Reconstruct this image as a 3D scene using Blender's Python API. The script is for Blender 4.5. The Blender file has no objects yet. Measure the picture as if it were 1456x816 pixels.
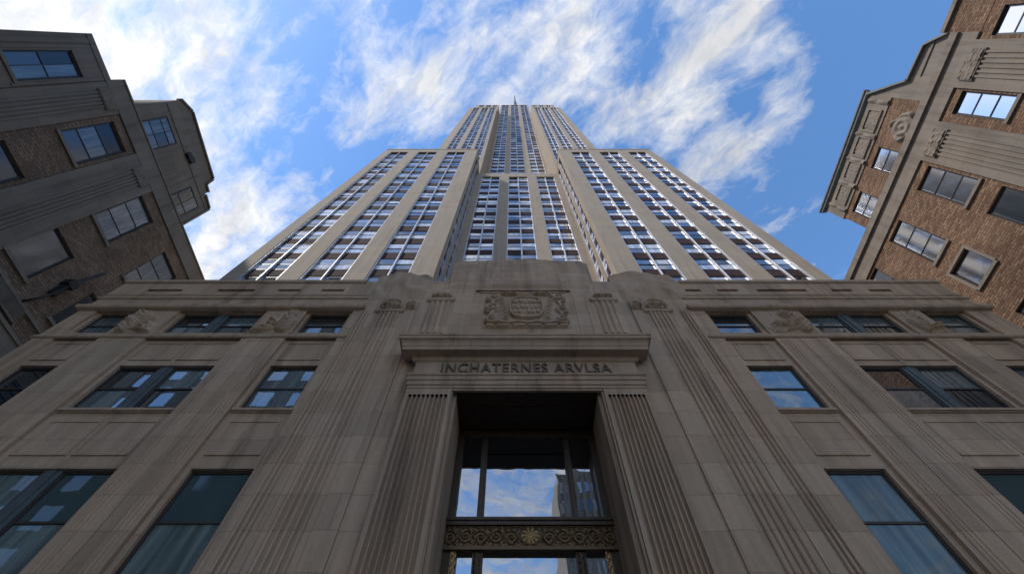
import bpy, math, random
from mathutils import Vector, Matrix, noise
random.seed(7)
R = math.radians
sc = bpy.context.scene
COL = sc.collection

# ------------------------------------------------------------------ camera
cam = bpy.data.cameras.new('camera')
cam.lens = 14.835; cam.sensor_width = 36; cam.clip_start = 0.05; cam.clip_end = 6000
co = bpy.data.objects.new('camera', cam); COL.objects.link(co)
co.location = (0, 0, 1.6); co.rotation_euler = (R(90 + 61), 0, 0)
sc.camera = co

# ------------------------------------------------------------------ light
SUN = Vector((-1.25, -0.70, 1.72)).normalized()
EL = math.asin(SUN.z); AZ = math.atan2(SUN.x, SUN.y)
sl = bpy.data.lights.new('sun', 'SUN'); sl.energy = 2.0; sl.angle = R(2.5); sl.color = (1, .95, .88)
so = bpy.data.objects.new('sun', sl); COL.objects.link(so)
so.rotation_euler = (-SUN).to_track_quat('-Z', 'Y').to_euler(); so.location = (-60, -40, 80)
sc.view_settings.view_transform = 'Standard'; sc.view_settings.look = 'None'
sc.view_settings.exposure = 0.87; sc.view_settings.gamma = 1; sc.view_settings.use_curve_mapping = False
SKY_STRENGTH = 0.15
CLOUD_LEVEL = 0.60

# ------------------------------------------------------------------ node helper
class NT:
    def __init__(s, tree):
        s.t = tree; tree.nodes.clear()
    def n(s, typ, ins=None, **props):
        nd = s.t.nodes.new(typ)
        for k, v in props.items(): setattr(nd, k, v)
        for k, v in (ins or {}).items():
            sk = nd.inputs[k]
            if isinstance(v, bpy.types.NodeSocket): s.t.links.new(v, sk)
            else: sk.default_value = v
        return nd
    def math(s, op, a, b=0.0, clamp=False, c=None):
        d = {0: a, 1: b}
        if c is not None: d[2] = c
        return s.n('ShaderNodeMath', d, operation=op, use_clamp=clamp).outputs[0]
    def vec(s, x=0, y=0, z=0): return s.n('ShaderNodeCombineXYZ', {0: x, 1: y, 2: z}).outputs[0]
    def vm(s, op, a, b): return s.n('ShaderNodeVectorMath', {0: a, 1: b}, operation=op).outputs[0]
    def noise(s, v, scale=1, detail=4, rough=.55, dist=0):
        return s.n('ShaderNodeTexNoise', {'Vector': v, 'Scale': scale, 'Detail': detail, 'Roughness': rough, 'Distortion': dist})
    def mr(s, v, a, b, c=0, d=1, smooth=False):
        return s.n('ShaderNodeMapRange', {0: v, 1: a, 2: b, 3: c, 4: d}, interpolation_type='SMOOTHSTEP' if smooth else 'LINEAR').outputs[0]
    def mix(s, f, a, b, typ='MIX'):
        nd = s.t.nodes.new('ShaderNodeMix'); nd.data_type = 'RGBA'; nd.blend_type = typ
        for i, v in ((0, f), (6, a), (7, b)):
            if isinstance(v, bpy.types.NodeSocket): s.t.links.new(v, nd.inputs[i])
            else: nd.inputs[i].default_value = v
        return nd.outputs[2]

def c4(c): return (c[0], c[1], c[2], 1)

# ------------------------------------------------------------------ sky with clouds (world)
def sky_p(u, v):
    th = R(61); c, s = math.cos(th), math.sin(th)
    x = (u - 728) / 600; y = (408 - v) / 600
    d = (x, c - y * s, s + y * c)
    return d[0] / d[2], d[1] / d[2]
w = bpy.data.worlds.new('World'); sc.world = w; w.use_nodes = True
t = NT(w.node_tree)
sky = t.n('ShaderNodeTexSky', sky_type='NISHITA', sun_disc=False, sun_elevation=EL, sun_rotation=AZ, altitude=0, air_density=1.0, dust_density=.15, ozone_density=2.2)
gd = t.n('ShaderNodeTexCoord').outputs['Generated']
sep = t.n('ShaderNodeSeparateXYZ', {0: gd})
zc = t.math('MAXIMUM', sep.outputs[2], .06)
px = t.math('DIVIDE', sep.outputs[0], zc); py = t.math('DIVIDE', sep.outputs[1], zc)
P = t.vec(px, py, 0)
# streak direction of the cirrus: along (0.78,-0.62)
ca, sa = .78, -.62
su_ = t.math('ADD', t.math('MULTIPLY', px, ca), t.math('MULTIPLY', py, sa))
sv_ = t.math('ADD', t.math('MULTIPLY', px, -sa), t.math('MULTIPLY', py, ca))
def warp(v, sc_, amt, off):
    n_ = t.noise(t.vm('ADD', v, off), sc_, 4, .55).outputs['Color']
    q_ = t.n('ShaderNodeVectorMath', {0: t.vm('SUBTRACT', n_, (.5, .5, .5)), 'Scale': amt}, operation='SCALE').outputs[0]
    return t.vm('ADD', v, q_)
PS = t.vec(t.math('MULTIPLY', su_, .8), t.math('MULTIPLY', sv_, 1.1), .37)
PF = t.vec(t.math('MULTIPLY', su_, .38), t.math('MULTIPLY', sv_, 1.5), .9)
PW = warp(warp(PS, 4.0, .16, (0, 0, 0)), 11.0, .06, (3, 1, 0))
n0 = t.noise(PW, 3.0, 3, .5).outputs[0]
n1 = t.noise(t.vm('ADD', PW, (1.7, .4, 0)), 8.5, 12, .62).outputs[0]
n2 = t.noise(t.vm('ADD', PW, (5.3, 2.1, 0)), 26.0, 8, .68).outputs[0]
nf = t.noise(warp(PF, 6.0, .07, (7, 2, 0)), 10.0, 8, .58).outputs[0]     # fibrous streaks
dens = t.math('ADD', t.math('ADD', t.math('MULTIPLY', n0, .30), t.math('MULTIPLY', n1, .85)), t.math('ADD', t.math('MULTIPLY', n2, .28), t.math('MULTIPLY', nf, .45)))
dens = t.math('SUBTRACT', dens, .44)
blobs = [  # the big cloud masses and the blue gaps: direction, radius, weight
    (20, 20, .22, .20), (120, 30, .13, .10), (190, 110, .08, .10), (270, 60, .12, .11), (330, 130, .10, .12), (300, 190, .08, .08), (400, 120, .05, .06),
    (270, 350, .12, .19), (350, 300, .10, .18), (330, 250, .07, .07), (420, 270, .06, .05), (560, 110, .11, .15), (610, 150, .07, .09), (500, 20, .08, .07), (490, 165, .06, .08),
    (690, 60, .12, .10), (770, 110, .10, .13), (820, 40, .10, .12), (880, 170, .08, .13), (960, 130, .08, .20), (1020, 70, .075, .19), (1080, 10, .09, .15), (1150, 60, .06, .07),
    (1040, 220, .07, .12), (990, 250, .05, .06), (1120, 150, .05, .06), (920, 185, .05, .07),
    (1290, 120, .26, -.24), (1150, 330, .18, -.09), (1190, 220, .08, -.10), (440, 60, .06, -.10), (430, 190, .06, -.10), (480, 235, .09, -.13), (385, 210, .05, -.10), (235, 190, .04, -.03),
    (235, 20, .05, -.10), (620, 60, .05, -.06), (910, 30, .05, -.12), (1060, 160, .04, -.07), (540, 215, .07, -.10), (1240, 0, .12, -.10), (1160, 290, .05, .10), (1130, 160, .04, .08), (1200, 40, .05, .07), (1060, 235, .06, .08)]
bias = None
for (u, v, r, a) in blobs:
    q = sky_p(u, v)
    d = t.n('ShaderNodeVectorMath', {0: P, 1: (q[0], q[1], 0)}, operation='DISTANCE').outputs['Value']
    g = t.mr(d, r * 1.7, 0, 0, a, True)
    bias = g if bias is None else t.math('ADD', bias, g)
# the half of the sky behind the camera: cloudier over the west (left)
back = t.mr(py, -.12, -.7, 0, 1, True)
lft = t.mr(px, .8, -1.4, .03, .20)
bias = t.math('ADD', bias, t.math('MULTIPLY', back, lft))
dens = t.math('ADD', dens, bias)
mask = t.math('MULTIPLY', t.math('POWER', t.mr(dens, .45, .77), 1.15), .95)
shade = t.mr(t.noise(t.vm('ADD', PW, (.03, .05, 0)), 8.0, 8, .66).outputs[0], .35, .68, 1.0, .70)
glow = t.mr(t.n('ShaderNodeVectorMath', {0: gd, 1: tuple(SUN)}, operation='DOT_PRODUCT').outputs['Value'], .45, 1, .88, 1.12)
ccol = t.mix(shade, (.74, .79, .88, 1), (1, 1, 1, 1))
ccol = t.n('ShaderNodeVectorMath', {0: ccol, 'Scale': t.math('MULTIPLY', t.math('MULTIPLY', shade, glow), CLOUD_LEVEL)}, operation='SCALE').outputs[0]
skyc = t.n('ShaderNodeHueSaturation', {'Saturation': 1.16, 'Value': 1.0, 'Color': sky.outputs[0]}).outputs[0]
bg1 = t.n('ShaderNodeBackground', {0: skyc, 1: SKY_STRENGTH})
bg2 = t.n('ShaderNodeBackground', {0: ccol, 1: 1.0})
ms = t.n('ShaderNodeMixShader', {0: mask, 1: bg1.outputs[0], 2: bg2.outputs[0]})
t.n('ShaderNodeOutputWorld', {0: ms.outputs[0]})

# ------------------------------------------------------------------ materials
def new_mat(name):
    m = bpy.data.materials.new(name); m.use_nodes = True
    return m, NT(m.node_tree)
def wall_uv(t):
    g = t.n('ShaderNodeNewGeometry')
    p = t.n('ShaderNodeSeparateXYZ', {0: g.outputs['Position']}); nn = t.n('ShaderNodeSeparateXYZ', {0: g.outputs['True Normal']})
    side = t.math('GREATER_THAN', t.math('ABSOLUTE', nn.outputs[0]), .7)
    u = t.math('ADD', t.math('MULTIPLY', p.outputs[0], t.math('SUBTRACT', 1, side)), t.math('MULTIPLY', p.outputs[1], side))
    return g.outputs['Position'], t.vec(u, p.outputs[2], 0), u, p.outputs[2]
def finish(t, col, rough, bumps=(), metallic=0, spec=.5):
    nrm = None
    for h, st, di in bumps:
        ins = {'Height': h, 'Strength': st, 'Distance': di}
        if nrm is not None: ins['Normal'] = nrm
        nrm = t.n('ShaderNodeBump', ins).outputs[0]
    ins = {'Base Color': col, 'Roughness': rough, 'Metallic': metallic, 'Specular IOR Level': spec}
    if nrm is not None: ins['Normal'] = nrm
    b = t.n('ShaderNodeBsdfPrincipled', ins)
    t.n('ShaderNodeOutputMaterial', {0: b.outputs[0]})
def stone(name, base, bw=1.7, bh=.78, joint=.012, var=.16, streak=.45, stain=.35, mort=.6, bump=.35, warm=(1.1, 1.0, .9)):
    m, t = new_mat(name)
    pos, uv, u, z = wall_uv(t)
    br = t.n('ShaderNodeTexBrick', {'Vector': uv, 'Color1': (0, 0, 0, 1), 'Color2': (1, 1, 1, 1), 'Mortar': (.5, .5, .5, 1), 'Scale': 1, 'Mortar Size': joint,
              'Mortar Smooth': .3, 'Bias': 0, 'Brick Width': bw, 'Row Height': bh}, offset=.5)
    blk = t.n('ShaderNodeSeparateColor', {0: br.outputs['Color']}).outputs[0]
    big = t.noise(pos, .35, 5, .6).outputs[0]
    st = t.noise(t.vm('MULTIPLY', pos, (2.2, 2.2, .16)), 1.0, 7, .62).outputs[0]
    fine = t.noise(pos, 9, 6, .7).outputs[0]
    dirt = t.noise(t.vm('MULTIPLY', pos, (1.5, 1.5, .13)), 1.0, 8, .68, .3).outputs[0]
    f = t.math('ADD', 1 - var / 2 - streak * .5 - .15, t.math('MULTIPLY', blk, var))
    f = t.math('ADD', f, t.math('MULTIPLY', st, streak))
    f = t.math('ADD', f, t.math('MULTIPLY', fine, .3))
    f = t.math('MULTIPLY', f, t.mr(dirt, .52, .72, 1, 1 - stain))
    f = t.math('MULTIPLY', f, t.math('SUBTRACT', 1, t.math('MULTIPLY', br.outputs['Fac'], 1 - mort)))
    tint = t.mix(big, c4([base[i] * (2 - warm[i]) for i in range(3)]), c4([base[i] * warm[i] for i in range(3)]))
    col = t.n('ShaderNodeVectorMath', {0: tint, 'Scale': f}, operation='SCALE').outputs[0]
    h = t.math('SUBTRACT', t.math('ADD', t.math('MULTIPLY', fine, .5), t.math('MULTIPLY', st, .5)), br.outputs['Fac'])
    finish(t, col, .85, [(h, bump, .02)], spec=.25)
    return m
def brick(name, c1, c2, mortar, bw=.44, bh=.155):
    m, t = new_mat(name)
    pos, uv, u, z = wall_uv(t)
    wob = t.vm('ADD', uv, t.vm('SCALE', t.noise(pos, 2.5, 3, .6).outputs['Color'], (0, 0, 0)))
    wob.node.inputs[1].links[0].from_node.inputs['Scale'].default_value = .1
    br = t.n('ShaderNodeTexBrick', {'Vector': wob, 'Color1': c4(c1), 'Color2': c4(c2), 'Mortar': c4(mortar), 'Scale': 1, 'Mortar Size': .026,
              'Mortar Smooth': .4, 'Bias': .0, 'Brick Width': bw, 'Row Height': bh}, offset=.5)
    big = t.noise(pos, .5, 6, .65).outputs[0]; fine = t.noise(pos, 6, 5, .7).outputs[0]
    f = t.math('MULTIPLY', t.mr(big, .3, .7, .72, 1.22), t.mr(fine, .3, .7, .7, 1.3))
    col = t.n('ShaderNodeVectorMath', {0: br.outputs['Color'], 'Scale': f}, operation='SCALE').outputs[0]
    h = t.math('SUBTRACT', t.math('MULTIPLY', fine, .7), br.outputs['Fac'])
    finish(t, col, .9, [(h, .8, .05)], spec=.2)
    return m
def glass(name, tint, refl, curtain=0.0, ccol=(.2, .26, .26), wav=.004, rnd=False, gr=.015, ior=1.5):
    m, t = new_mat(name)
    pos, uv, u, z = wall_uv(t)
    col = c4(tint)
    isl = t.n('ShaderNodeNewGeometry').outputs['Random Per Island']
    orand = t.n('ShaderNodeObjectInfo').outputs['Random']
    rr = t.math('FRACT', t.math('ADD', t.math('MULTIPLY', isl, 3.17), t.math('MULTIPLY', orand, 7.3)))
    wv = t.noise(t.vm('MULTIPLY', pos, (5.0, 5.0, .35)), 1.0, 3, .5).outputs[0]
    folds = t.mr(wv, .35, .65, .55, 1.15)
    cc = t.n('ShaderNodeVectorMath', {0: c4(ccol)[:3], 'Scale': folds}, operation='SCALE').outputs[0]
    has = t.math('MULTIPLY', t.math('LESS_THAN', rr, curtain), 1.0)
    col = t.mix(has, col, cc)
    nz = t.noise(pos, .9, 2, .5).outputs[0]
    bump = t.n('ShaderNodeBump', {'Height': nz, 'Strength': 1.0, 'Distance': wav}).outputs[0]
    dif = t.n('ShaderNodeBsdfDiffuse', {0: col})
    gl = t.n('ShaderNodeBsdfGlossy', {0: (.93, .96, 1, 1), 1: gr, 'Normal': bump})
    fr = t.n('ShaderNodeFresnel', {'IOR': ior}).outputs[0]
    base = refl
    if rnd: base = t.mr(t.math('FRACT', t.math('MULTIPLY', rr, 13.7)), 0, 1, refl * .35, refl * 1.25)
    fac = t.math('ADD', base, t.math('MULTIPLY', fr, t.math('SUBTRACT', 1, base)), True)
    mx = t.n('ShaderNodeMixShader', {0: fac, 1: dif.outputs[0], 2: gl.outputs[0]})
    t.n('ShaderNodeOutputMaterial', {0: mx.outputs[0]})
    return m
def plain(name, col, rough=.6, metallic=0, vary=.25, scale=3, bump=0.1, spec=.5):
    m, t = new_mat(name)
    g = t.n('ShaderNodeNewGeometry').outputs['Position']
    n = t.noise(g, scale, 5, .65).outputs[0]
    f = t.mr(n, .25, .75, 1 - vary, 1 + vary)
    cc = t.n('ShaderNodeVectorMath', {0: col, 'Scale': f}, operation='SCALE').outputs[0]
    finish(t, cc, rough, [(n, bump, .01)], metallic, spec)
    return m
def bronze_mat():
    m, t = new_mat('gilded_bronze')
    a = t.n('ShaderNodeAttribute', attribute_name='relief').outputs['Fac']
    g = t.n('ShaderNodeNewGeometry').outputs['Position']
    n = t.noise(g, 7, 4, .6).outputs[0]
    f = t.mr(t.math('ADD', a, t.math('MULTIPLY', n, .5)), .55, 1.1)
    col = t.mix(f, (.11, .068, .036, 1), (.36, .225, .10, 1))
    finish(t, col, .42, [(n, .2, .005)], .75)
    return m

M = {
    'base': stone('base_limestone', (.43, .295, .20), 1.75, .95, .010, .24, .85, .5, .66),
    'carve': stone('carved_limestone', (.41, .285, .195), 9, 9, .002, .05, .75, .45, .9),
    'letter': stone('darkened_letter_stone', (.15, .108, .08), 9, 9, .002, .05, .4, .3, .9),  # frieze stone darkened so its colour stands in for letter shading
    'portal': stone('portal_limestone', (.39, .27, .185), 6, 2.6, .006, .06, .85, .5, .75),
    'tower': stone('tower_limestone', (.35, .283, .222), 2.2, 1.1, .012, .09, .38, .2, .82, .2, (1.04, 1.0, .95)),
    'brick_l': brick('brown_brick', (.16, .105, .072), (.25, .17, .12), (.10, .08, .066)),
    'brick_r': brick('red_brown_brick', (.165, .082, .048), (.30, .185, .115), (.11, .088, .07)),
    'stone_l': stone('dark_limestone', (.17, .145, .122), 2.4, 1.2, .012, .15, .55, .4, .7),  # darker limestone than on the right building
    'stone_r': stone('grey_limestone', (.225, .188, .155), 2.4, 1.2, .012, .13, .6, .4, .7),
    'steel': plain('mullion_steel', (.50, .49, .51), .5, .85, .12, 2),
    'spandrel': plain('spandrel_panel', (.060, .038, .037), .85, 0, .35, 1.2, .1, .12),
    'wframe': plain('window_frame_brown', (.040, .026, .022), .5, 0, .3, 4),
    'bframe': plain('window_frame_black', (.025, .026, .030), .45, .2, .3, 4),
    'panel': plain('mullion_panel_paint', (.085, .10, .105), .5, 0, .2, 2, .1, .3),
    'glass': glass('window_glass', (.012, .018, .022), .20, .5, (.10, .14, .15), .0016),
    'doorglass': glass('entrance_glass', (.006, .008, .010), .42, 0, wav=.006),
    'glass_low': glass('curtained_window_glass', (.05, .075, .078), .04, .7, (.15, .185, .18), wav=.002, ior=1.25),
    'tglass': glass('tower_glass', (.018, .016, .020), .34, .42, (.70, .67, .68), .005, True),
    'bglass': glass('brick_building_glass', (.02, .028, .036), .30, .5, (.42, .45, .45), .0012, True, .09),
    'bglass_dark': glass('dark_building_glass', (.012, .018, .026), .10, .6, (.11, .14, .165), .0012, True, .13),  # darker curtains and weaker reflection than bglass
    'bronze': bronze_mat(),
    'dbronze': plain('dark_bronze', (.065, .042, .026), .45, .6, .3, 5),
    'metal': plain('dark_metal', (.03, .03, .032), .5, .5, .3, 5),
    'lead': plain('lead_flashing', (.12, .12, .115), .6, .2, .3, 2),
    'roof': plain('roofing_felt', (.06, .058, .055), .95, 0, .3, 1),
    'pave': stone('paving', (.30, .29, .27), 1.2, 1.2, .01, .1, .1, .2),
    'asphalt': plain('asphalt', (.05, .05, .052), .9, 0, .3, 3, .4),
    'ground': plain('ground_earth', (.16, .15, .135), .95, 0, .3, .2),
    'redpaint': plain('dark_red_louvre', (.045, .02, .018), .5, 0, .3, 3),
    'opp': stone('pale_office_stone', (.33, .30, .27), 2.4, 1.4, .02, .1, .3, .3),
}

# ------------------------------------------------------------------ mesh builder
class MB:
    def __init__(s): s.v = []; s.f = []; s.mi = []; s.att = {}; s.smooth = set()
    def face(s, pts, m=0):
        i = len(s.v); s.v += [tuple(p) for p in pts]; s.f.append(tuple(range(i, i + len(pts)))); s.mi.append(m)
    def box(s, x0, x1, y0, y1, z0, z1, m=0):
        if x1 < x0: x0, x1 = x1, x0
        if y1 < y0: y0, y1 = y1, y0
        i = len(s.v)
        s.v += [(x0, y0, z0), (x1, y0, z0), (x1, y1, z0), (x0, y1, z0), (x0, y0, z1), (x1, y0, z1), (x1, y1, z1), (x0, y1, z1)]
        for q in ((3, 2, 1, 0), (4, 5, 6, 7), (0, 1, 5, 4), (1, 2, 6, 5), (2, 3, 7, 6), (3, 0, 4, 7)):
            s.f.append(tuple(i + k for k in q)); s.mi.append(m)
    def fbox(s, F, a0, a1, b0, b1, d0, d1, m=0):          # box in a wall frame: a along, b up, d into the wall
        i = len(s.v)
        s.v += [F(a0, b0, d0), F(a1, b0, d0), F(a1, b0, d1), F(a0, b0, d1), F(a0, b1, d0), F(a1, b1, d0), F(a1, b1, d1), F(a0, b1, d1)]
        for q in ((3, 2, 1, 0), (4, 5, 6, 7), (0, 1, 5, 4), (1, 2, 6, 5), (2, 3, 7, 6), (3, 0, 4, 7)):
            s.f.append(tuple(i + k for k in q)); s.mi.append(m)
    def wall(s, F, a0, a1, b0, b1, d, holes, rev=.4, m=0):  # a sheet with openings and their reveals
        A = sorted({a0, a1, *[h[0] for h in holes], *[h[1] for h in holes]}); A = [x for x in A if a0 <= x <= a1]
        B = sorted({b0, b1, *[h[2] for h in holes], *[h[3] for h in holes]}); B = [x for x in B if b0 <= x <= b1]
        for i in range(len(A) - 1):
            for j in range(len(B) - 1):
                ca_, cb = (A[i] + A[i + 1]) / 2, (B[j] + B[j + 1]) / 2
                if any(h[0] < ca_ < h[1] and h[2] < cb < h[3] for h in holes): continue
                s.face([F(A[i], B[j], d), F(A[i + 1], B[j], d), F(A[i + 1], B[j + 1], d), F(A[i], B[j + 1], d)], m)
        for h in holes:
            x0, x1, y0, y1 = h[:4]; r = h[4] if len(h) > 4 else rev; back = len(h) > 5 and h[5]
            for (p, q) in (((x0, y0), (x1, y0)), ((x1, y0), (x1, y1)), ((x1, y1), (x0, y1)), ((x0, y1), (x0, y0))):
                s.face([F(*p, d), F(*q, d), F(*q, d + r), F(*p, d + r)], m)
            if back: s.face([F(x0, y0, d + r), F(x1, y0, d + r), F(x1, y1, d + r), F(x0, y1, d + r)], m)
    def prism(s, F, poly, d0, d1, m=0):                   # polygon (a,b) extruded through the wall depth
        n = len(poly)
        s.face([F(a, b, d0) for a, b in poly], m); s.face([F(a, b, d1) for a, b in reversed(poly)], m)
        for i in range(n):
            (a, b), (c, d) = poly[i], poly[(i + 1) % n]
            s.face([F(a, b, d0), F(a, b, d1), F(c, d, d1), F(c, d, d0)], m)
    def relief(s, F, a0, a1, b0, b1, d0, fn, nu, nv, m=0, top=None):   # height-field carving; fn(u,v)->height toward the street
        i0 = len(s.v)
        for j in range(nv + 1):
            for i in range(nu + 1):
                u, v = i / nu, j / nv
                h = fn(u, v)
                bb = b0 + (b1 - b0) * v
                if top: bb = b0 + (top(u) - b0) * v
                s.v.append(tuple(F(a0 + (a1 - a0) * u, bb, d0 - h))); s.att[len(s.v) - 1] = h
        for j in range(nv):
            for i in range(nu):
                k = i0 + j * (nu + 1) + i
                s.smooth.add(len(s.f)); s.f.append((k, k + 1, k + nu + 2, k + nu + 1)); s.mi.append(m)
        # closed rim back to the wall
        rim = [i0 + i for i in range(nu + 1)] + [i0 + j * (nu + 1) + nu for j in range(1, nv + 1)] + [i0 + nv * (nu + 1) + i for i in range(nu - 1, -1, -1)] + [i0 + j * (nu + 1) for j in range(nv - 1, 0, -1)]
        return rim
    def moulding(s, F, a0, a1, prof, m=0):                # prof: (projection, z) from bottom to top; returns on both ends
        for i in range(len(prof) - 1):
            (p, z), (q, y) = prof[i], prof[i + 1]
            s.face([F(a0 - p, z, -p), F(a1 + p, z, -p), F(a1 + q, y, -q), F(a0 - q, y, -q)], m)
            s.face([F(a0 - p, z, -p), F(a0 - q, y, -q), F(a0 - q, y, .05), F(a0 - p, z, .05)], m)
            s.face([F(a1 + p, z, -p), F(a1 + q, y, -q), F(a1 + q, y, .05), F(a1 + p, z, .05)], m)
        (p, z) = prof[-1]; s.face([F(a0 - p, z, -p), F(a1 + p, z, -p), F(a1 + p, z, .05), F(a0 - p, z, .05)], m)
        (p, z) = prof[0]; s.face([F(a0 - p, z, -p), F(a1 + p, z, -p), F(a1 + p, z, .05), F(a0 - p, z, .05)], m)
    def tube(s, pts, r, n=8, m=0):
        rings = []
        for k, p in enumerate(pts):
            p = Vector(p); a = Vector(pts[max(0, k - 1)]); b = Vector(pts[min(len(pts) - 1, k + 1)])
            d = (b - a).normalized(); x = d.orthogonal().normalized(); y = d.cross(x)
            rr = r[k] if isinstance(r, (list, tuple)) else r
            i = len(s.v); s.v += [tuple(p + (x * math.cos(q * 2 * math.pi / n) + y * math.sin(q * 2 * math.pi / n)) * rr) for q in range(n)]
            rings.append(i)
        for k in range(len(rings) - 1):
            for q in range(n):
                s.smooth.add(len(s.f)); s.f.append((rings[k] + q, rings[k] + (q + 1) % n, rings[k + 1] + (q + 1) % n, rings[k + 1] + q)); s.mi.append(m)
        for i in (rings[0], rings[-1]): s.f.append(tuple(i + q for q in range(n))); s.mi.append(m)

def wloc(o):
    v = Vector((0, 0, 0))
    while o: v += o.location; o = o.parent
    return v
def obj(name, mb, mats, parent=None, loc=None, kind=None, label=None):
    if not isinstance(mats, (list, tuple)): mats = [mats]
    me = bpy.data.meshes.new(name)
    off = wloc(parent) if loc is None else Vector((0, 0, 0))
    me.from_pydata([(v[0] - off.x, v[1] - off.y, v[2] - off.z) for v in mb.v], [], mb.f)
    for m in mats: me.materials.append(M[m] if isinstance(m, str) else m)
    me.polygons.foreach_set('material_index', mb.mi)
    sm = [i in mb.smooth for i in range(len(mb.f))]
    me.polygons.foreach_set('use_smooth', sm)
    if mb.att:
        at = me.attributes.new('relief', 'FLOAT', 'POINT'); mx = max(mb.att.values()) or 1
        at.data.foreach_set('value', [max(0, mb.att.get(i, 0)) / mx for i in range(len(mb.v))])
    me.update()
    o = bpy.data.objects.new(name, me); COL.objects.link(o)
    o.parent = parent
    if loc is not None: o.location = loc
    if kind: o['kind'] = kind
    if label: o['label'] = label
    return o
def thing(name, label, cat, loc, group=None):
    o = bpy.data.objects.new(name, None); COL.objects.link(o); o.location = loc; o.empty_display_size = .5
    o['label'] = label; o['category'] = cat
    if group: o['group'] = group
    return o

# ------------------------------------------------------------------ ground
g = MB(); g.face([(-3000, -3000, 0), (3000, -3000, 0), (3000, 3000, 0), (-3000, 3000, 0)]); obj('ground', g, 'ground', kind='structure')
g = MB(); g.box(-80, 80, -11.0, -1.5, .002, .006); obj('road', g, 'asphalt', kind='structure')
g = MB(); g.box(-28, 28, -1.5, 10.6, .001, .14); g.box(-80, 80, -14.5, -11.0, .001, .14); obj('pavement', g, 'pave', kind='structure')

# ------------------------------------------------------------------ windows
def frame_bars(mb, F, a0, a1, b0, b1, d, bars_b=(), bars_a=(), fw=.08, th=.09, bw=.06):
    mb.fbox(F, a0, a1, b0, b0 + fw, d, d + th); mb.fbox(F, a0, a1, b1 - fw, b1, d, d + th)
    mb.fbox(F, a0, a0 + fw, b0 + fw, b1 - fw, d, d + th); mb.fbox(F, a1 - fw, a1, b0 + fw, b1 - fw, d, d + th)
    for b in bars_b: mb.fbox(F, a0 + fw, a1 - fw, b - bw / 2, b + bw / 2, d + .004, d + th - .004)
    ys = [b0 + fw] + [q for b in bars_b for q in (b - bw / 2, b + bw / 2)] + [b1 - fw]
    for a in bars_a:
        for k in range(0, len(ys), 2): mb.fbox(F, a - bw / 2, a + bw / 2, ys[k], ys[k + 1], d + .006, d + th - .006)
def panes(mb, F, a0, a1, b0, b1, d, bars_b=(), bars_a=(), tilt=.006, step=.0):
    A = [a0] + list(bars_a) + [a1]; B = [b0] + list(bars_b) + [b1]
    for j in range(len(B) - 1):
        for i in range(len(A) - 1):
            dd = d + step * (len(B) - 2 - j)
            t1, t2 = random.uniform(-tilt, tilt), random.uniform(-tilt, tilt)
            mb.face([F(A[i], B[j], dd - t1), F(A[i + 1], B[j], dd + t2), F(A[i + 1], B[j + 1], dd + t1), F(A[i], B[j + 1], dd - t2)])
def window(parent, F, a0, a1, b0, b1, d, bars_b=(), bars_a=(), fm='wframe', gm='glass', fw=.08, label=None, name='window'):
    f = MB(); frame_bars(f, F, a0, a1, b0, b1, d, bars_b, bars_a, fw)
    o = obj(name, f, fm, parent, label=label)
    gl = MB(); panes(gl, F, a0 + .02, a1 - .02, b0 + .02, b1 - .02, d + .045, bars_b, bars_a)
    obj('glass', gl, gm, o)
    return o

# ================================================================== THE SKYSCRAPER
sky_b = thing('skyscraper', 'huge limestone tower with vertical window strips rising from a carved brown stone entrance front', 'skyscraper', (.5, 30, 0))
FB = lambda a, b, d: (a, 10 + d, b)          # base facade frame, street side at y = 10
XL, XR, CX = -19.2, 21.2, .5
ZP = 20.2                                     # parapet of the base

bays = {'AL': (-8.95, -7.18), 'BL': (-14.55, -11.0), 'CL': (-18.25, -16.75), 'AR': (8.68, 10.4), 'BR': (12.85, 16.5), 'CR': (18.2, 19.9)}
rows = {4: (15.83, 17.42), 3: (11.66, 13.88), 2: (5.1, 9.45)}
MUL = .5
# outer wall: the piers, with each bay let in
b = MB()
holes = [(x0 - .16, x1 + .16, 4.2, 17.45, .13) for (x0, x1) in bays.values()] + [(CX - 2.53, CX + 2.53, 0, 12.24, 1.9)]
slots = [(-14.2, -12.4), (-11.3, -10.2), (-9.2, -8.1), (-17.6, -15.9), (8.35, 9.1), (9.9, 10.9), (11.8, 14.2), (15.4, 16.4), (17.2, 18.3)]
holes += [(x0, x1, 19.2, 19.42, .16, True) for x0, x1 in slots]
b.wall(FB, XL, XR, 0, ZP, 0, holes)
# chamfered returns, roof and back
b.face([(XL, 10, 0), (-23.2, 15.5, 0), (-23.2, 15.5, ZP), (XL, 10, ZP)]); b.face([(XR, 10, 0), (25.3, 15.5, 0), (25.3, 15.5, ZP), (XR, 10, ZP)])
b.face([(-23.2, 15.5, 0), (-23.2, 40, 0), (-23.2, 40, ZP), (-23.2, 15.5, ZP)]); b.face([(25.3, 15.5, 0), (25.3, 40, 0), (25.3, 40, ZP), (25.3, 15.5, ZP)])
b.face([(XL, 10, ZP), (XR, 10, ZP), (25.3, 15.5, ZP), (25.3, 40, ZP), (-23.2, 40, ZP), (-23.2, 15.5, ZP)])
obj('base_wall', b, 'base', sky_b)

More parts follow.
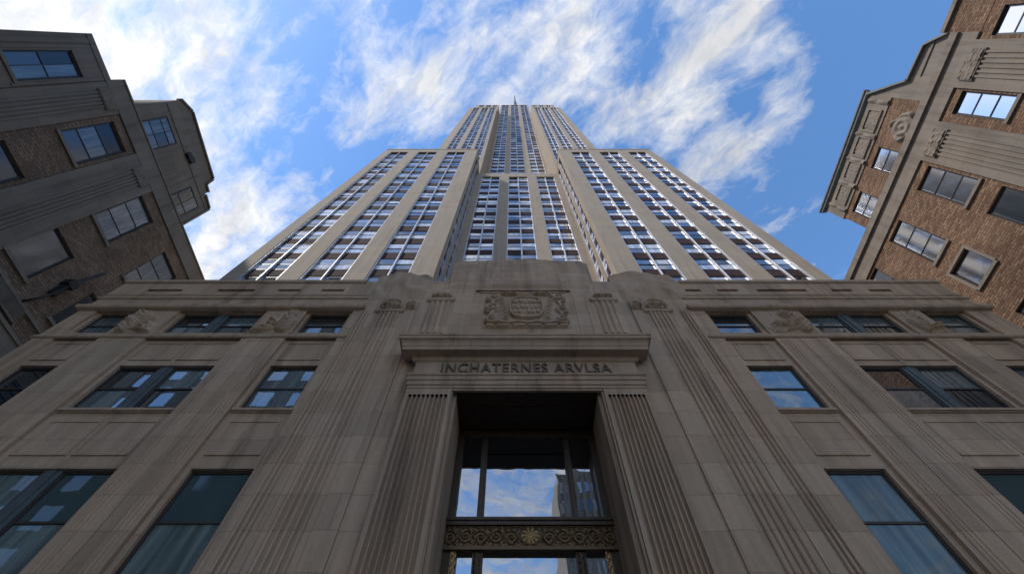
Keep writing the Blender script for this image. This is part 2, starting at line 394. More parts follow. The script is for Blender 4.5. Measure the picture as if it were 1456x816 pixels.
# let-in bays with window openings, spandrel panels
for k, (x0, x1) in bays.items():
    a0, a1 = x0 - .16, x1 + .16
    dbl = k[0] == 'B'
    ws = [(x0, (x0 + x1) / 2 - MUL / 2), ((x0 + x1) / 2 + MUL / 2, x1)] if dbl else [(x0, x1)]
    m = MB()
    m.wall(FB, a0, a1, 4.2, 17.45, .13, [(x0, x1, z0, z1, .5) for (z0, z1) in rows.values()])
    for (z0, z1) in ((14.05, 15.35), (9.75, 11.3)):       # raised-and-fielded spandrel panels
        n = 2 if dbl else 1
        for q in range(n):
            s0 = x0 + (x1 - x0) * q / n + .08; s1 = x0 + (x1 - x0) * (q + 1) / n - .08
            lo, hi = z0 + .12, z1 - .12
            m.fbox(FB, s0, s1, hi - .06, hi, .105, .13); m.fbox(FB, s0, s1, lo, lo + .07, .09, .13)
            m.fbox(FB, s0, s0 + .06, lo + .07, hi - .06, .112, .13); m.fbox(FB, s1 - .06, s1, lo + .07, hi - .06, .112, .13)
    obj('bay_wall', m, 'base', sky_b)
    for r, (z0, z1) in rows.items():
        s = MB(); s.fbox(FB, x0 - .1, x1 + .1, z0 - .10, z0 - .001, .03, .5); s.fbox(FB, x0 - .1, x1 + .1, z0 - .15, z0 - .101, .08, .2); obj('window_sill', s, 'carve', sky_b)
        zr = z0 + (z1 - z0) * (.5 if r != 2 else .66)
        for (wa, wb) in ws:
            window(sky_b, FB, wa, wb, z0, z1, .24, (zr,), gm='glass_low' if r == 2 else 'glass', fw=.085)
        if dbl:
            s = MB(); xm = (x0 + x1) / 2
            s.fbox(FB, xm - MUL / 2, xm + MUL / 2, z0, z1, .20, .5); s.fbox(FB, xm - .09, xm + .09, z0, z1, .17, .20)
            obj('mullion_panel', s, 'panel', sky_b)

# string courses
for (x0, x1) in ((XL, -6.75), (8.0, XR)):
    m = MB(); m.moulding(FB, x0, x1, [(.02, 15.42), (.07, 15.46), (.07, 15.56), (.03, 15.6), (.03, 15.64)]); obj('sill_course', m, 'carve', sky_b)
    m = MB(); m.moulding(FB, x0, x1, [(.02, 17.46), (.16, 17.52), (.2, 17.62), (.2, 17.72), (.06, 17.86), (.05, 18.0)]); obj('lintel_course', m, 'carve', sky_b)
    m = MB(); m.moulding(FB, x0, x1, [(.02, 18.45), (.07, 18.5), (.07, 18.6), (.02, 18.64)]); obj('string_course', m, 'carve', sky_b)
    m = MB(); m.moulding(FB, x0, x1, [(.01, 18.78), (.04, 18.82), (.01, 18.86)]); obj('string_course', m, 'carve', sky_b)
for (x0, x1) in ((XL, -7.3), (8.4, XR)):
    m = MB(); m.moulding(FB, x0, x1, [(.0, 20.0), (.07, 20.04), (.07, 20.26), (0, 20.27)]); obj('coping', m, 'carve', sky_b)

# pier joints and reeds
def reeds(name, x0, x1, z0, z1, n, proud=.05, mat='base', d=0.0):
    m = MB(); wd = (x1 - x0) / n
    for i in range(n):
        c = x0 + wd * (i + .5); r = wd * .36
        pts = [(c + r * math.cos(math.pi * (1 - q / 6)), d - proud * math.sin(math.pi * q / 6)) for q in range(7)]
        for q in range(6):
            (p, dp), (s, ds) = pts[q], pts[q + 1]
            m.smooth.add(len(m.f)); m.face([FB(p, z0, dp), FB(s, z0, ds), FB(s, z1, ds), FB(p, z1, dp)])
        m.face([FB(p, z1, q_) for p, q_ in pts]); m.face([FB(p, z0, q_) for p, q_ in pts])
    return obj(name, m, mat, sky_b)
for (x0, x1) in ((-6.7, -6.25), (-5.85, -4.95), (6.0, 6.9), (7.4, 7.85)):
    reeds('reeded_strip', x0, x1, 0.2, 17.45, 3 if x1 - x0 < .6 else 5, .07)
for (x0, x1) in ((-10.65, -10.25), (-9.6, -9.2), (-15.15, -14.85), (10.7, 11.1), (12.15, 12.55), (16.8, 17.1), (-16.5, -16.2)):
    reeds('reeded_strip', x0, x1, 0.2, 15.4, 3, .035)
for x0, x1, zt, pr in ((-4.75, -4.15, 15.3, .06), (5.2, 5.8, 15.3, .06), (-10.15, -9.95, 15.38, .025), (11.5, 11.75, 15.38, .025), (-6.15, -6.0, 15.38, .025), (7.0, 7.15, 15.38, .025)):
    m = MB(); m.fbox(FB, x0, x1, 0.1, zt, -pr, 0); obj('pier_strip', m, 'base', sky_b)

# carved reliefs between the top windows
def feather(seed, flip=1):
    rnd = random.Random(seed); ox = rnd.uniform(0, 6); lean = rnd.uniform(.15, .35)
    def fn(u, v):                                            # a spread wing of long feathers, a curled neck and a leafy spray
        x, y = (u - .5) * 2 * flip, (v - .5) * 2
        env = 1 if abs(x) < .97 and abs(y) < .95 else 0
        if not env: return .004
        h = .02
        px_, py_ = x + .55, y + .75 + lean * x
        r, th = math.hypot(px_, py_), math.atan2(py_, px_)
        if .35 < r < 1.75 and -.1 < th < 1.75:               # feathers fan out from the shoulder
            k = (th + .1) / 1.85 * 9; f = k - math.floor(k)
            ln = 1.15 + .5 * math.sin(math.floor(k) * 1.7 + ox)
            if r < ln: h += .13 * (1 - abs(f - .5) * 1.6) * min(1, (ln - r) / .12) * (.55 + .45 * min(1, r))
        b_ = (px_ / .42) ** 2 + ((py_ - .25) / .62) ** 2
        if b_ < 1: h += .22 * math.sqrt(1 - b_) * (.8 + .2 * abs(math.sin(14 * py_ + 8 * px_)))
        d = math.hypot((x + .35), (y - .52)); a = math.atan2(y - .52, x + .35)
        if d < .36: h += .12 * max(0, math.cos((d * 26 - a) )) * (1 - d / .4) + .05
        q = math.hypot(x - .55, y + .55)
        if q < .42: h += .10 * abs(math.cos(3 * math.atan2(y + .55, x - .55) + ox)) * (1 - q / .45) + .02
        return h * 1.25 + .012 * noise.noise(Vector((x * 9, y * 9, ox)))
    return fn
for i, (x0, x1) in enumerate(((-10.75, -9.05), (-16.45, -14.85), (10.6, 12.6), (16.75, 18.0))):
    m = MB(); m.relief(FB, x0, x1, 15.75, 17.44, 0, feather(i + 3, 1 if i % 2 else -1), 56, 56)
    obj('carved_relief', m, 'carve', sky_b)

# capitals over the reeded strips
def capfn(seed):
    def fn(u, v):
        x, y = (u - .5) * 2, (v - .5) * 2
        env = max(0, 1 - x ** 8) * max(0, 1 - y ** 8)
        arch = max(0, 1 - abs(math.hypot(x * .9, (y + .4) * .8) - .72) / .13)
        fan = (.5 + .5 * math.sin(math.atan2(y + .5, x) * 13 + seed)) * (1 if math.hypot(x, y + .4) < .62 else .15)
        sc_ = max(0, 1 - abs(math.hypot(x - .55, y + .6) - .24) / .09) + max(0, 1 - abs(math.hypot(x + .55, y + .6) - .24) / .09)
        return max(.004, env * (.05 + .10 * arch + .10 * fan + .12 * sc_ + .05 * noise.noise(Vector((x * 7 + seed, y * 7, 0)))))
    return fn
for i, (x0, x1) in enumerate(((-5.95, -4.85), (5.9, 7.0))):
    m = MB(); m.relief(FB, x0, x1, 17.5, 18.5, -.02, capfn(i * 5 + 1), 44, 40)
    m.moulding(FB, x0, x1, [(.03, 17.28), (.10, 17.34), (.12, 17.46), (.05, 17.5)])
    obj('capital', m, 'carve', sky_b)
for i, (x0, x1) in enumerate(((-4.75, -4.25), (5.3, 5.8))):
    m = MB(); m.relief(FB, x0, x1, 17.45, 18.2, -.065, capfn(i * 3 + 2), 30, 36); m.fbox(FB, x0, x1, 15.32, 17.45, -.06, 0); obj('scroll_bracket', m, 'carve', sky_b)

# shoulders: rough carved masses either side of the attic
def rough(seed, amp=.14):
    def fn(u, v):
        p = Vector((u * 2.2 + seed, v * 2.0, seed * .3))
        e = max(0, min(1, u / .14, (1 - u) / .14)) * min(1, v / .3)
        n_ = noise.noise(p) * .6 + noise.noise(p * 2.3) * .25 + abs(noise.noise(p * 3.7)) * .1
        fold = .10 * math.sin(9 * u + 5 * v + 3 * noise.noise(p * 1.4))
        return .004 + e * (amp * (.55 + n_ * .8) * (1 - .35 * v) + fold * .7)
    return fn
for i, (x0, x1) in enumerate(((-6.75, -3.9), (4.9, 8.2))):
    m = MB()
    top = (lambda u: 20.4 + .6 * math.sin(math.pi * min(1, max(0, u * .9 + .12))) ** .6 + .08 * noise.noise(Vector((u * 7, 1, 0)))) if i == 0 else \
          (lambda u: 20.35 + .8 * math.sin(math.pi * min(1, max(0, u * .85 + .1))) ** .6 + .07 * noise.noise(Vector((u * 7, 5, 0))))
    fr = rough(i * 9 + 2)
    m.relief(FB, x0, x1, 18.45, 0, 0, fr, 70, 60, top=top)
    m.relief(lambda a, b_, d_: (a, 11.3, b_), x0, x1, 18.45, 0, 0, lambda u, v: 0, 30, 2, top=top)
    n_ = 30
    for q in range(n_):                                     # closed top and ends
        u0, u1 = q / n_, (q + 1) / n_
        m.face([FB(x0 + (x1 - x0) * u0, top(u0), -fr(u0, 1)), FB(x0 + (x1 - x0) * u1, top(u1), -fr(u1, 1)), FB(x0 + (x1 - x0) * u1, top(u1), 1.3), FB(x0 + (x1 - x0) * u0, top(u0), 1.3)])
    for u in (0, 1):
        xx = x0 if u == 0 else x1
        m.face([FB(xx, 18.45, -fr(u, 0)), FB(xx, top(u), -fr(u, 1)), FB(xx, top(u), 1.3), FB(xx, 18.45, 1.3)])
    obj('carved_shoulder', m, 'carve', sky_b)

# attic over the entrance
FA = lambda a, b, d: (a, 9.94 + d, b)
m = MB()
def attic_fn(u, v):
    p = Vector((u * 5, v * 3, 4)); e = max(0, min(1, u / .04, (1 - u) / .04)) * min(1, v / .12)
    return .004 + e * .06 * (1 + noise.noise(p) + .5 * noise.noise(p * 2.7)) + (.05 * min(1, v / .1) if .24 < u < .78 else 0)
atop = lambda u: 22.35 + .05 * noise.noise(Vector((u * 6, 0, 2))) - (.22 if u < .035 or u > .965 else 0) + (.06 if .3 < u < .7 else 0)
m.relief(FA, -3.05, 4.0, 19.25, 0, 0, attic_fn, 110, 50, top=atop)
n_ = 40
for q in range(n_):
    u0, u1 = q / n_, (q + 1) / n_; X = lambda u: -3.05 + 7.05 * u
    m.face([FA(X(u0), atop(u0), -attic_fn(u0, 1)), FA(X(u1), atop(u1), -attic_fn(u1, 1)), FA(X(u1), atop(u1), 1.6), FA(X(u0), atop(u0), 1.6)])
    m.face([FA(X(u0), 19.25, -attic_fn(u0, 0)), FA(X(u1), 19.25, -attic_fn(u1, 0)), FA(X(u1), 19.25, .07), FA(X(u0), 19.25, .07)])
for xx, u in ((-3.05, 0), (4.0, 1)): m.face([FA(xx, 19.25, -.03), FA(xx, atop(u), -.03), FA(xx, atop(u), 1.6), FA(xx, 19.25, 1.6)])
obj('attic_block', m, 'base', sky_b)
m = MB()
m.fbox(FA, -4.1, 5.05, 15.5, 19.25, -.02, .08)
m.fbox(FA, -1.7, 2.75, 19.0, 19.14, -.12, -.02); m.fbox(FA, -1.5, 2.5, 18.88, 18.97, -.07, -.02)
for x0, x1 in ((-2.6, -2.45), (3.35, 3.5), (-1.95, -1.8), (2.8, 2.95)): m.fbox(FA, x0, x1, 15.5, 18.7, -.045, -.02)
obj('attic_panel', m, 'base', sky_b)
for x0, x1 in ((-3.75, -2.75), (3.7, 4.7)):
    reeds('attic_reeds', x0, x1, 15.6, 18.1, 4, .08, 'base', -.08)
    m = MB(); m.moulding(FA, x0, x1, [(.04, 18.06), (.12, 18.14), (.14, 18.3), (.05, 18.42)])
    m.relief(FA, x0, x1, 18.4, 18.75, -.04, capfn(x0), 30, 14); obj('reed_cap', m, 'carve', sky_b)

# the crest: a scrolled tablet
def crest(u, v):
    x, y = (u - .5) * 2, (v - .5) * 2
    if abs(x) > .985 or abs(y) > .97: return .005
    h = .015
    # scalloped tablet
    edge = max(abs(x) / (.86 + .03 * math.cos(y * 11)), abs(y) / (.84 + .03 * math.cos(x * 14)))
    if edge < 1: h = .09 + (.07 if edge > .90 else 0)
    # rolled corners: spiral volutes
    for cx_, cy_, r_, s_ in ((-.78, .58, .25, 1), (.78, .58, .25, -1), (-.80, -.02, .27, -1), (.82, -.12, .22, 1), (-.80, -.66, .21, 1), (.80, -.66, .21, -1)):
        d = math.hypot((x - cx_) * 1.3, y - cy_); a = math.atan2(y - cy_, (x - cx_) * 1.3)
        if d < r_:
            sp = math.cos(d / r_ * 13 - s_ * a)
            h = max(h, .10 + .16 * (1 - (d / r_) ** 3) * (.62 + .38 * max(0, sp)))
    # leaf sprays along the top
    for cx_ in (-.5, -.28, .28, .5):
        for k in (-1, 0, 1):
            a = math.radians(90 + 42 * k); dx, dy = x - cx_, y - .72
            q = dx * math.cos(a) * 1.3 + dy * math.sin(a); p = -dx * math.sin(a) * 1.3 + dy * math.cos(a)
            if 0 < q < .24 and abs(p) < .07 * math.sin(math.pi * q / .24): h += .08 * (1 - abs(p) / .08)
    # shield with a raised rim and three rows of small carved blocks, a palm frond either side
    sh = (abs(x) / .40) ** 3 + (abs(y + .02) / .62) ** 3
    if sh < 1: h = .15 + (.06 if sh > .72 else 0)
    if abs(x) < .33 and abs(y + .02) < .44:
        row = (y + .46) / .30; fr = row - math.floor(row); cell = (x + .33) / .11 + .37 * math.floor(row); fc = cell - math.floor(cell)
        hh = noise.noise(Vector((math.floor(cell) * 3.3, math.floor(row) * 5.1, .5)))
        if .2 < fr < .74 and .15 < fc < .82 + hh * .3: h += .06 + .05 * hh
    for s_ in (-1, 1):
        p = x * s_ - .53 - .06 * math.sin(y * 3)
        if abs(p) < .11 and abs(y) < .66: h += .09 * abs(math.sin(y * 17 + abs(p) * 14)) * (1 - abs(p) / .12)
    if abs(y + .93) < .05 and abs(x) < .9: h = .12 if abs(math.sin(x * 9)) > .3 else .05
    return h * 1.35 + .012 * noise.noise(Vector((x * 7, y * 7, 9)))
m = MB(); m.relief(FA, -1.25, 2.5, 15.95, 18.75, -.02, crest, 190, 140)
obj('crest', m, 'carve', sky_b)

# portal: fluted pilasters, entablature, cornice with lettering
FP = lambda a, b, d: (a, 9.8 + d, b)
def fluted(x0, x1, z0, z1, n):
    m = MB(); wd = (x1 - x0) / n
    m.fbox(FP, x0 - .1, x0, z0, z1 + .28, 0, .3); m.fbox(FP, x1, x1 + .1, z0, z1 + .28, 0, .3)
    m.fbox(FP, x0, x1, z1, z1 + .28, 0, .3)
    for i in range(n):
        a = x0 + wd * i; f0, f1 = a + wd * .11, a + wd * .89
        m.face([FP(a, z0, 0), FP(f0, z0, 0), FP(f0, z1, 0), FP(a, z1, 0)]); m.face([FP(f1, z0, 0), FP(a + wd, z0, 0), FP(a + wd, z1, 0), FP(f1, z1, 0)])
        K = 8; dep = wd * .85
        pts = [(f0 + (f1 - f0) * (1 - math.cos(math.pi * q / K)) / 2, dep * math.sin(math.pi * q / K)) for q in range(K + 1)]
        for q in range(K):
            m.smooth.add(len(m.f)); m.face([FP(pts[q][0], z0, pts[q][1]), FP(pts[q + 1][0], z0, pts[q + 1][1]), FP(pts[q + 1][0], z1, pts[q + 1][1]), FP(pts[q][0], z1, pts[q][1])])
        m.face([FP(p, z1, d_) for p, d_ in pts])
    m.fbox(FP, x0 - .1, x1 + .1, .15, z0, -.05, .3)
    return obj('fluted_pilaster', m, 'portal', sky_b)
fluted(-3.42, -2.10, 1.2, 12.02, 9)
fluted(3.14, 4.38, 1.2, 12.02, 9)
m = MB()
for s in (-1, 1):                                           # stepped jambs between pilaster and door recess
    xa = CX + s * 2.36; xb = CX + s * 2.47
    m.box(xa, xb, 10.05, 11.8, .15, 12.21)
    m.box(CX + s * 2.47, CX + s * 2.53, 9.86, 11.8, .15, 12.21)
obj('door_jamb', m, 'portal', sky_b)
m = MB()
E0, E1 = -3.5, 4.47
prof_arch = [(.0, 12.302), (.02, 12.304), (.02, 12.42), (.06, 12.44), (.06, 12.62), (.10, 12.64), (.10, 12.80), (.15, 12.84), (.15, 12.92)]
m.moulding(FP, E0, E1, prof_arch); m.fbox(FP, E0 + .02, E1 - .02, 12.0, 12.3, .04, .24) if False else None
obj('architrave', m, 'portal', sky_b)
m = MB(); m.box(CX - 2.52, CX + 2.52, 9.815, 9.9, 12.22, 12.30); obj('lintel', m, 'portal', sky_b)
m = MB(); m.fbox(FP, E0 + .04, E1 - .04, 12.922, 13.62, -.04, .22); fz = obj('frieze', m, 'portal', sky_b)
m = MB()
m.moulding(FP, E0, E1, [(.05, 13.622), (.10, 13.66), (.12, 13.76), (.16, 13.80), (.46, 13.82), (.48, 13.98), (.50, 14.0), (.53, 14.14), (.58, 14.22), (.65, 14.26), (.65, 14.40), (.68, 14.42), (.68, 14.50), (.2, 14.62)])
obj('cornice', m, 'portal', sky_b)
# lettering on the frieze
cu = bpy.data.curves.new('lettering', 'FONT'); cu.body = 'INCHATERNES ARVLSA'; cu.size = .68; cu.extrude = .05; cu.offset = .008; cu.align_x = 'CENTER'; cu.space_character = 1.12
tob = bpy.data.objects.new('tmp', cu); COL.objects.link(tob)
dg = bpy.context.evaluated_depsgraph_get(); dg.update()
me = bpy.data.meshes.new_from_object(tob.evaluated_get(dg)); bpy.data.objects.remove(tob)
xs = [v.co.x for v in me.vertices]; wd = max(xs) - min(xs)
me.transform(Matrix.Translation(Vector((CX - .02, 9.755, 13.03)) - wloc(fz)) @ Matrix.Rotation(R(90), 4, 'X') @ Matrix.Diagonal((6.0 / wd, 1, 1, 1)))
me.materials.clear(); me.materials.append(M['letter'])
lo = bpy.data.objects.new('lettering', me); COL.objects.link(lo); lo.parent = fz

# recess ceiling with a sunk panel
m = MB(); m.box(CX - 2.36, CX + 2.36, 9.9, 11.85, 12.215, 12.3)
for (a, b_, c_, d_) in ((-1.75, 1.75, 10.55, 10.65), (-1.75, 1.75, 11.4, 11.5), (-1.75, -1.65, 10.65, 11.4), (1.65, 1.75, 10.65, 11.4)): m.box(CX + a, CX + b_, c_, d_, 12.165, 12.214)
obj('recess_ceiling', m, 'dbronze', sky_b)  # dark bronze colour here stands in for shade on the recess ceiling
# entrance window: bronze frame, glass, gilded frieze
FD = lambda a, b, d: (a, 11.7 + d, b)
m = MB()
DL, DR = CX - 2.36, CX + 2.36
m.fbox(FD, DL, DL + .22, .15, 12.2, -.05, .2); m.fbox(FD, DR - .22, DR, .15, 12.2, -.05, .2)
m.fbox(FD, DL + .22, DR - .22, 11.9, 12.2, -.03, .2)
ew = obj('entrance_window', m, 'dbronze', sky_b)
for xm in (CX - 1.42, CX + 1.33):
    m = MB(); m.fbox(FD, xm - .10, xm + .10, 8.95, 11.8, -.04, .14); m.fbox(FD, xm - .04, xm + .04, 8.95, 11.8, -.09, -.04); obj('mullion', m, 'dbronze', ew)
    m = MB(); m.fbox(FD, xm - .14, xm + .14, .15, 8.06, -.02, .14)
    m.relief(FD, xm - .11, xm + .11, 6.0, 8.0, -.025, lambda u, v: .004 + .05 * abs(math.sin(v * 30 + 3 * math.sin(u * 6))) * (1 if .1 < u < .9 else 0), 12, 120)
    obj('mullion', m, 'dbronze', ew)
m = MB(); m.fbox(FD, DL, DR, 8.72, 8.95, -.16, .2); m.fbox(FD, DL, DR, 8.84, 8.9, -.2, -.16); obj('transom', m, 'dbronze', ew)
def scrolls(u, v):
    x = u * 4.68 - 2.34; y = (v - .5) * .58
    ax = abs(x); h = .012
    if v < .07 or v > .93: return .05 if int(u * 120) % 2 else .03
    d = math.hypot(ax, y * 1.2)                              # central medallion
    if d < .30: return .03 + .05 * (1 - d / .32) + .03 * abs(math.cos(5 * math.atan2(y, x))) * (d < .27)
    period = .42
    k = math.floor((ax - .30) / period); lx = (ax - .30) - (k + .5) * period; sg = 1 if k % 2 else -1
    d = math.hypot(lx, y - .03 * sg); a = math.atan2(y - .03 * sg, lx)
    if d < .20:                                              # coiled tendril with a flower at its heart
        h += .055 * max(0, math.cos(d * 60 - sg * a)) ** 1.5
        if d < .07: h += .05 * (1 - d / .08) * (.7 + .3 * math.cos(5 * a))
    wave = y - sg * .20 * math.cos(lx * math.pi / period)
    if abs(wave) < .03: h += .05 * (1 - abs(wave) / .03)
    if d >= .20: h += .04 * max(0, math.sin(a * 9 + k)) * max(0, 1 - (d - .2) / .12)
    return h
m = MB(); m.relief(FD, DL + .02, DR - .02, 8.14, 8.72, -.05, scrolls, 380, 50)
m.fbox(FD, DL, DR, 8.06, 8.14, -.13, .2); m.fbox(FD, DL + .01, DR - .01, 8.14, 8.72, -.045, .2); obj('bronze_frieze', m, 'bronze', ew)
for xm in (DL + .3, DR - .3):
    m = MB(); m.relief(FD, xm - .08, xm + .08, 5.0, 8.06, -.03, lambda u, v: .004 + .035 * abs(math.sin(v * 50 + 3 * math.sin(u * 6))), 10, 160); m.fbox(FD, xm - .08, xm + .08, .15, 8.06, -.02, .1); obj('bronze_edging', m, 'bronze', ew)
g = MB()
for a0, a1, b0, b1 in ((DL + .2, CX - 1.42, 8.9, 11.9), (CX - 1.42, CX + 1.33, 8.9, 11.9), (CX + 1.33, DR - .2, 8.9, 11.9), (DL + .2, CX - 1.42, .3, 8.1), (CX - 1.42, CX + 1.33, .3, 8.1), (CX + 1.33, DR - .2, .3, 8.1)):
    panes(g, FD, a0, a1, b0, b1, .08, tilt=.004)
obj('glass', g, 'doorglass', ew)

# ------------------------------------------------------------------ tower
TX = 1.15; ZT = 84.0
wins = []                                                    # (location, rotation z, width scale)
WW, WH, PITCH = 1.36, 2.05, 3.43
def strip(F, a0, a1, z0, z1, rot, single=False, pitch=PITCH):
    """window strip let into the stone: spandrel backing, steel mullions, windows"""
    m = MB(); m.fbox(F, a0, a1, z0, z1, .30, .34)
    n = int((z1 - z0) / pitch)
    for k in range(n):                                       # ribbed spandrel panels
        zb = z0 + k * pitch; m.fbox(F, a0 + .06, a1 - .06, zb + .08, zb + pitch - WH - .16, .25, .30)
    obj('spandrel_strip', m, 'spandrel', sky_b)
    e, c = .13, .19
    bars = [(a0, a0 + e), (a1 - e, a1)] if single else [(a0, a0 + e), ((a0 + a1) / 2 - c / 2, (a0 + a1) / 2 + c / 2), (a1 - e, a1)]
    for (p, q) in bars:
        s = MB(); s.fbox(F, p, q, z0, z1, .10, .30); mid = (p + q) / 2; s.fbox(F, mid - .035, mid + .035, z0, z1, .05, .10)
        obj('steel_mullion', s, 'steel', sky_b)
    for i in range(len(bars) - 1):
        c0, c1 = bars[i][1], bars[i + 1][0]
        for k in range(n):
            zb = z0 + k * pitch + pitch - WH - .12
            wins.append((Vector(F((c0 + c1) / 2, zb, .24)), rot, (c1 - c0) / WW))
def piers(m, F, a0, a1, z0, z1, strips, th=.34, top=2.2):
    A = [a0] + [q for s in strips for q in s] + [a1]
    for k in range(0, len(A), 2): m.fbox(F, A[k], A[k + 1], z0, z1 - top, 0, th)
    m.fbox(F, a0, a1, z1 - top, z1, 0, th)
Z0 = 19.0
LS = [(9.72, 13.1), (14.9, 18.45), (20.2, 23.55)]
T1, T1C, T2, T2C = 16.0, 20.3, 20.5, 26.0
for sgn in (-1, 1):
    F = (lambda s: lambda a, b_, d: (TX + s * a, T1 + d, b_))(sgn)
    m = MB(); piers(m, F, 7.6, 24.8, Z0, ZT, LS)
    m.fbox(F, 7.94, 24.8, Z0, ZT - .02, .34, 40)
    FS = (lambda s: lambda a, b_, d: (TX + s * (7.6 + d), a, b_))(sgn)
    SS = [(16.95, 18.15), (18.85, 20.05)]
    piers(m, FS, T1 + .34, T1C + .3, Z0, ZT, SS)
    for x0, x1 in ((7.6, 24.8),):
        m.fbox(F, x0 - .06, x1 + .06, ZT, ZT + .35, -.06, 40)
    obj('wing_wall', m, 'tower', sky_b)
    for a0, a1 in LS: strip(F, a0, a1, Z0, ZT - 2.2, 0)
    for a0, a1 in SS: strip(FS, a0, a1, Z0, ZT - 2.2, 1, True)
F = lambda a, b_, d: (TX + a, T1C + d, b_)
CS = [(-6.75, -3.35), (-1.8, 1.8), (3.35, 6.75)]
m = MB(); piers(m, F, -7.6, 7.6, Z0, ZT - 1.0, CS); m.fbox(F, -7.6, 7.6, Z0, ZT - 1.02, .34, 8); m.fbox(F, -7.58, 7.58, ZT - 1.0, ZT - .9, .0, 8)
obj('centre_wall', m, 'tower', sky_b)
for a0, a1 in CS: strip(F, a0, a1, Z0, ZT - 3.2, 0)
# upper shaft
ZU, ZC, ZK = 197.0, 262.0, 222.0
US = [(8.35, 10.6), (11.3, 13.9), (15.0, 17.4)]
for sgn in (-1, 1):
    F = (lambda s: lambda a, b_, d: (TX + .15 + s * a, T2 + d, b_))(sgn)
    m = MB(); piers(m, F, 7.6, 19.3, ZT - 2, ZU, US, top=1.5); m.fbox(F, 7.6, 19.3, ZT - 2, ZU - .02, .34, 34)
    obj('upper_wing_wall', m, 'tower', sky_b)
    for a0, a1 in US: strip(F, a0, a1, ZT - 1.5, ZU - 1.5, 0, pitch=3.9)
    F3 = (lambda s: lambda a, b_, d: (TX + .3 + s * a, 22.0 + d, b_))(sgn)
    KS = [(8.6, 10.4), (11.4, 13.6), (14.8, 16.8)]
    m = MB(); piers(m, F3, 7.6, 18.4, ZU, ZK, KS, top=1.5); m.fbox(F3, 7.6, 18.4, ZU, ZK - .02, .34, 30); obj('crown_wall', m, 'tower', sky_b)
    for a0, a1 in KS: strip(F3, a0, a1, ZU, ZK - 1.5, 0, pitch=3.9)
F = lambda a, b_, d: (TX + .3 + a, T2C + d, b_)
CU = [(-7.0, -3.3), (-1.95, 1.95), (3.3, 7.0)]
m = MB(); piers(m, F, -7.72, 7.72, ZT - 3, ZC, CU, top=1.0); m.fbox(F, -7.72, 7.72, ZT - 3, ZC - .02, .34, 26); obj('upper_centre_wall', m, 'tower', sky_b)
for a0, a1 in CU: strip(F, a0, a1, ZT - 2.5, ZC - 1.0, 0, pitch=3.9)
m = MB(); cxm = TX + .75
m.tube([(cxm, 28.5, 258), (cxm, 28.5, 300), (cxm, 28.5, 301), (cxm, 28.5, 352)], [1.3, 1.1, .7, .3], 10)
obj('antenna_mast', m, 'metal', sky_b)

# tower windows: the hundred that show largest as parts, the rest one part
def tw_mesh(mb, place):
    hw = WW / 2
    def F(a, b_, d): return place(a, b_, d)
    fw = .07
    mb.fbox(F, -hw, hw, 0, fw, 0, .06, 1); mb.fbox(F, -hw, hw, WH - fw, WH, 0, .06, 1); mb.fbox(F, -hw, hw, WH / 2 - .055, WH / 2 + .055, 0, .06, 1)
    for (z0, z1, d) in ((fw, WH / 2 - .04, .035), (WH / 2 + .04, WH - fw, .015)):
        t1, t2 = random.uniform(-.012, .012), random.uniform(-.02, .02)
        mb.face([F(-hw, z0, d - t1), F(hw, z0, d + t1), F(hw, z1, d + t1 + t2), F(-hw, z1, d - t1 + t2)], 0)
seen = lambda wi: wi[1] == 0 and ((wi[0].y < 18 and wi[0].z > 31) or (wi[0].y < 25 and wi[0].z > 39))
cand = sorted([wi for wi in wins if seen(wi)], key=lambda wi: wi[0].length)
first = cand[:100]; ids = {id(x) for x in first}
protos = []
for k in range(10):
    m = MB(); tw_mesh(m, lambda a, b_, d: (a, d, b_)); protos.append(m)
base_objs = []
for i, wi in enumerate(first):
    if i < 10:
        o = obj('tower_window', protos[i], ['tglass', 'bframe'], sky_b, loc=wi[0] - wloc(sky_b)); base_objs.append(o)
    else:
        o = random.choice(base_objs).copy(); COL.objects.link(o); o.parent = sky_b; o.location = wi[0] - wloc(sky_b)
    o.scale = (wi[2], 1, 1)
m = MB()
for wi in wins:
    if id(wi) in ids: continue
    p, rot, s = wi
    if rot == 0: tw_mesh(m, lambda a, b_, d: (p.x + a * s, p.y + d, p.z + b_))
    else:
        sg = 1 if p.x > TX else -1
        tw_mesh(m, lambda a, b_, d: (p.x + sg * d, p.y + a * s, p.z + b_))
obj('tower_window', m, ['tglass', 'bframe'], sky_b, kind='stuff')

# ================================================================== LEFT BRICK BUILDING
lb = thing('brick_building', 'dark brick and stone block with fluted piers, shaded, left of the tower', 'building', (-40, 9, 0))
FL = lambda a, b, d: (-30 - d, a, b)
lw = {  # y0,y1,z0,z1 : bars
    'b': (4.5, 6.75, 31.0, 35.4, 3), 'c': (10.1, 12.4, 30.5, 35.1, 3), 'e': (15.0, 17.6, 30.5, 35.0, 3), 'd': (10.0, 12.3, 24.6, 27.9, 1),
    'b2': (4.5, 6.75, 24.4, 27.6, 2), 'e2': (15.0, 17.6, 24.6, 27.9, 1), 'a': (-.15, 1.5, 29.9, 34.5, 4)}
m = MB()
m.wall(FL, 1.8, 19.2, 22.3, 36.1, 0, [(v[0], v[1], v[2], v[3], .3) for k, v in lw.items() if k != 'a'])
obj('brick_wall', m, 'brick_l', lb)
m = MB()
m.wall(FL, -1.2, 1.8, 22.3, 36.1, -.05, [(*lw['a'][:4], .35)])
m.wall(FL, -1.2, 19.2, 0, 22.3, -.08, [(2.5, 6.5, 19.3, 21.2, .25, True), (11, 13, 15, 19, .3, True), (4.6, 6.7, 12, 16, .3, True)])
m.fbox(FL, 1.8, 19.2, 36.1, 37.6, -.14, .5); m.fbox(FL, -1.2, 1.8, 36.1, 36.6, -.1, .5)
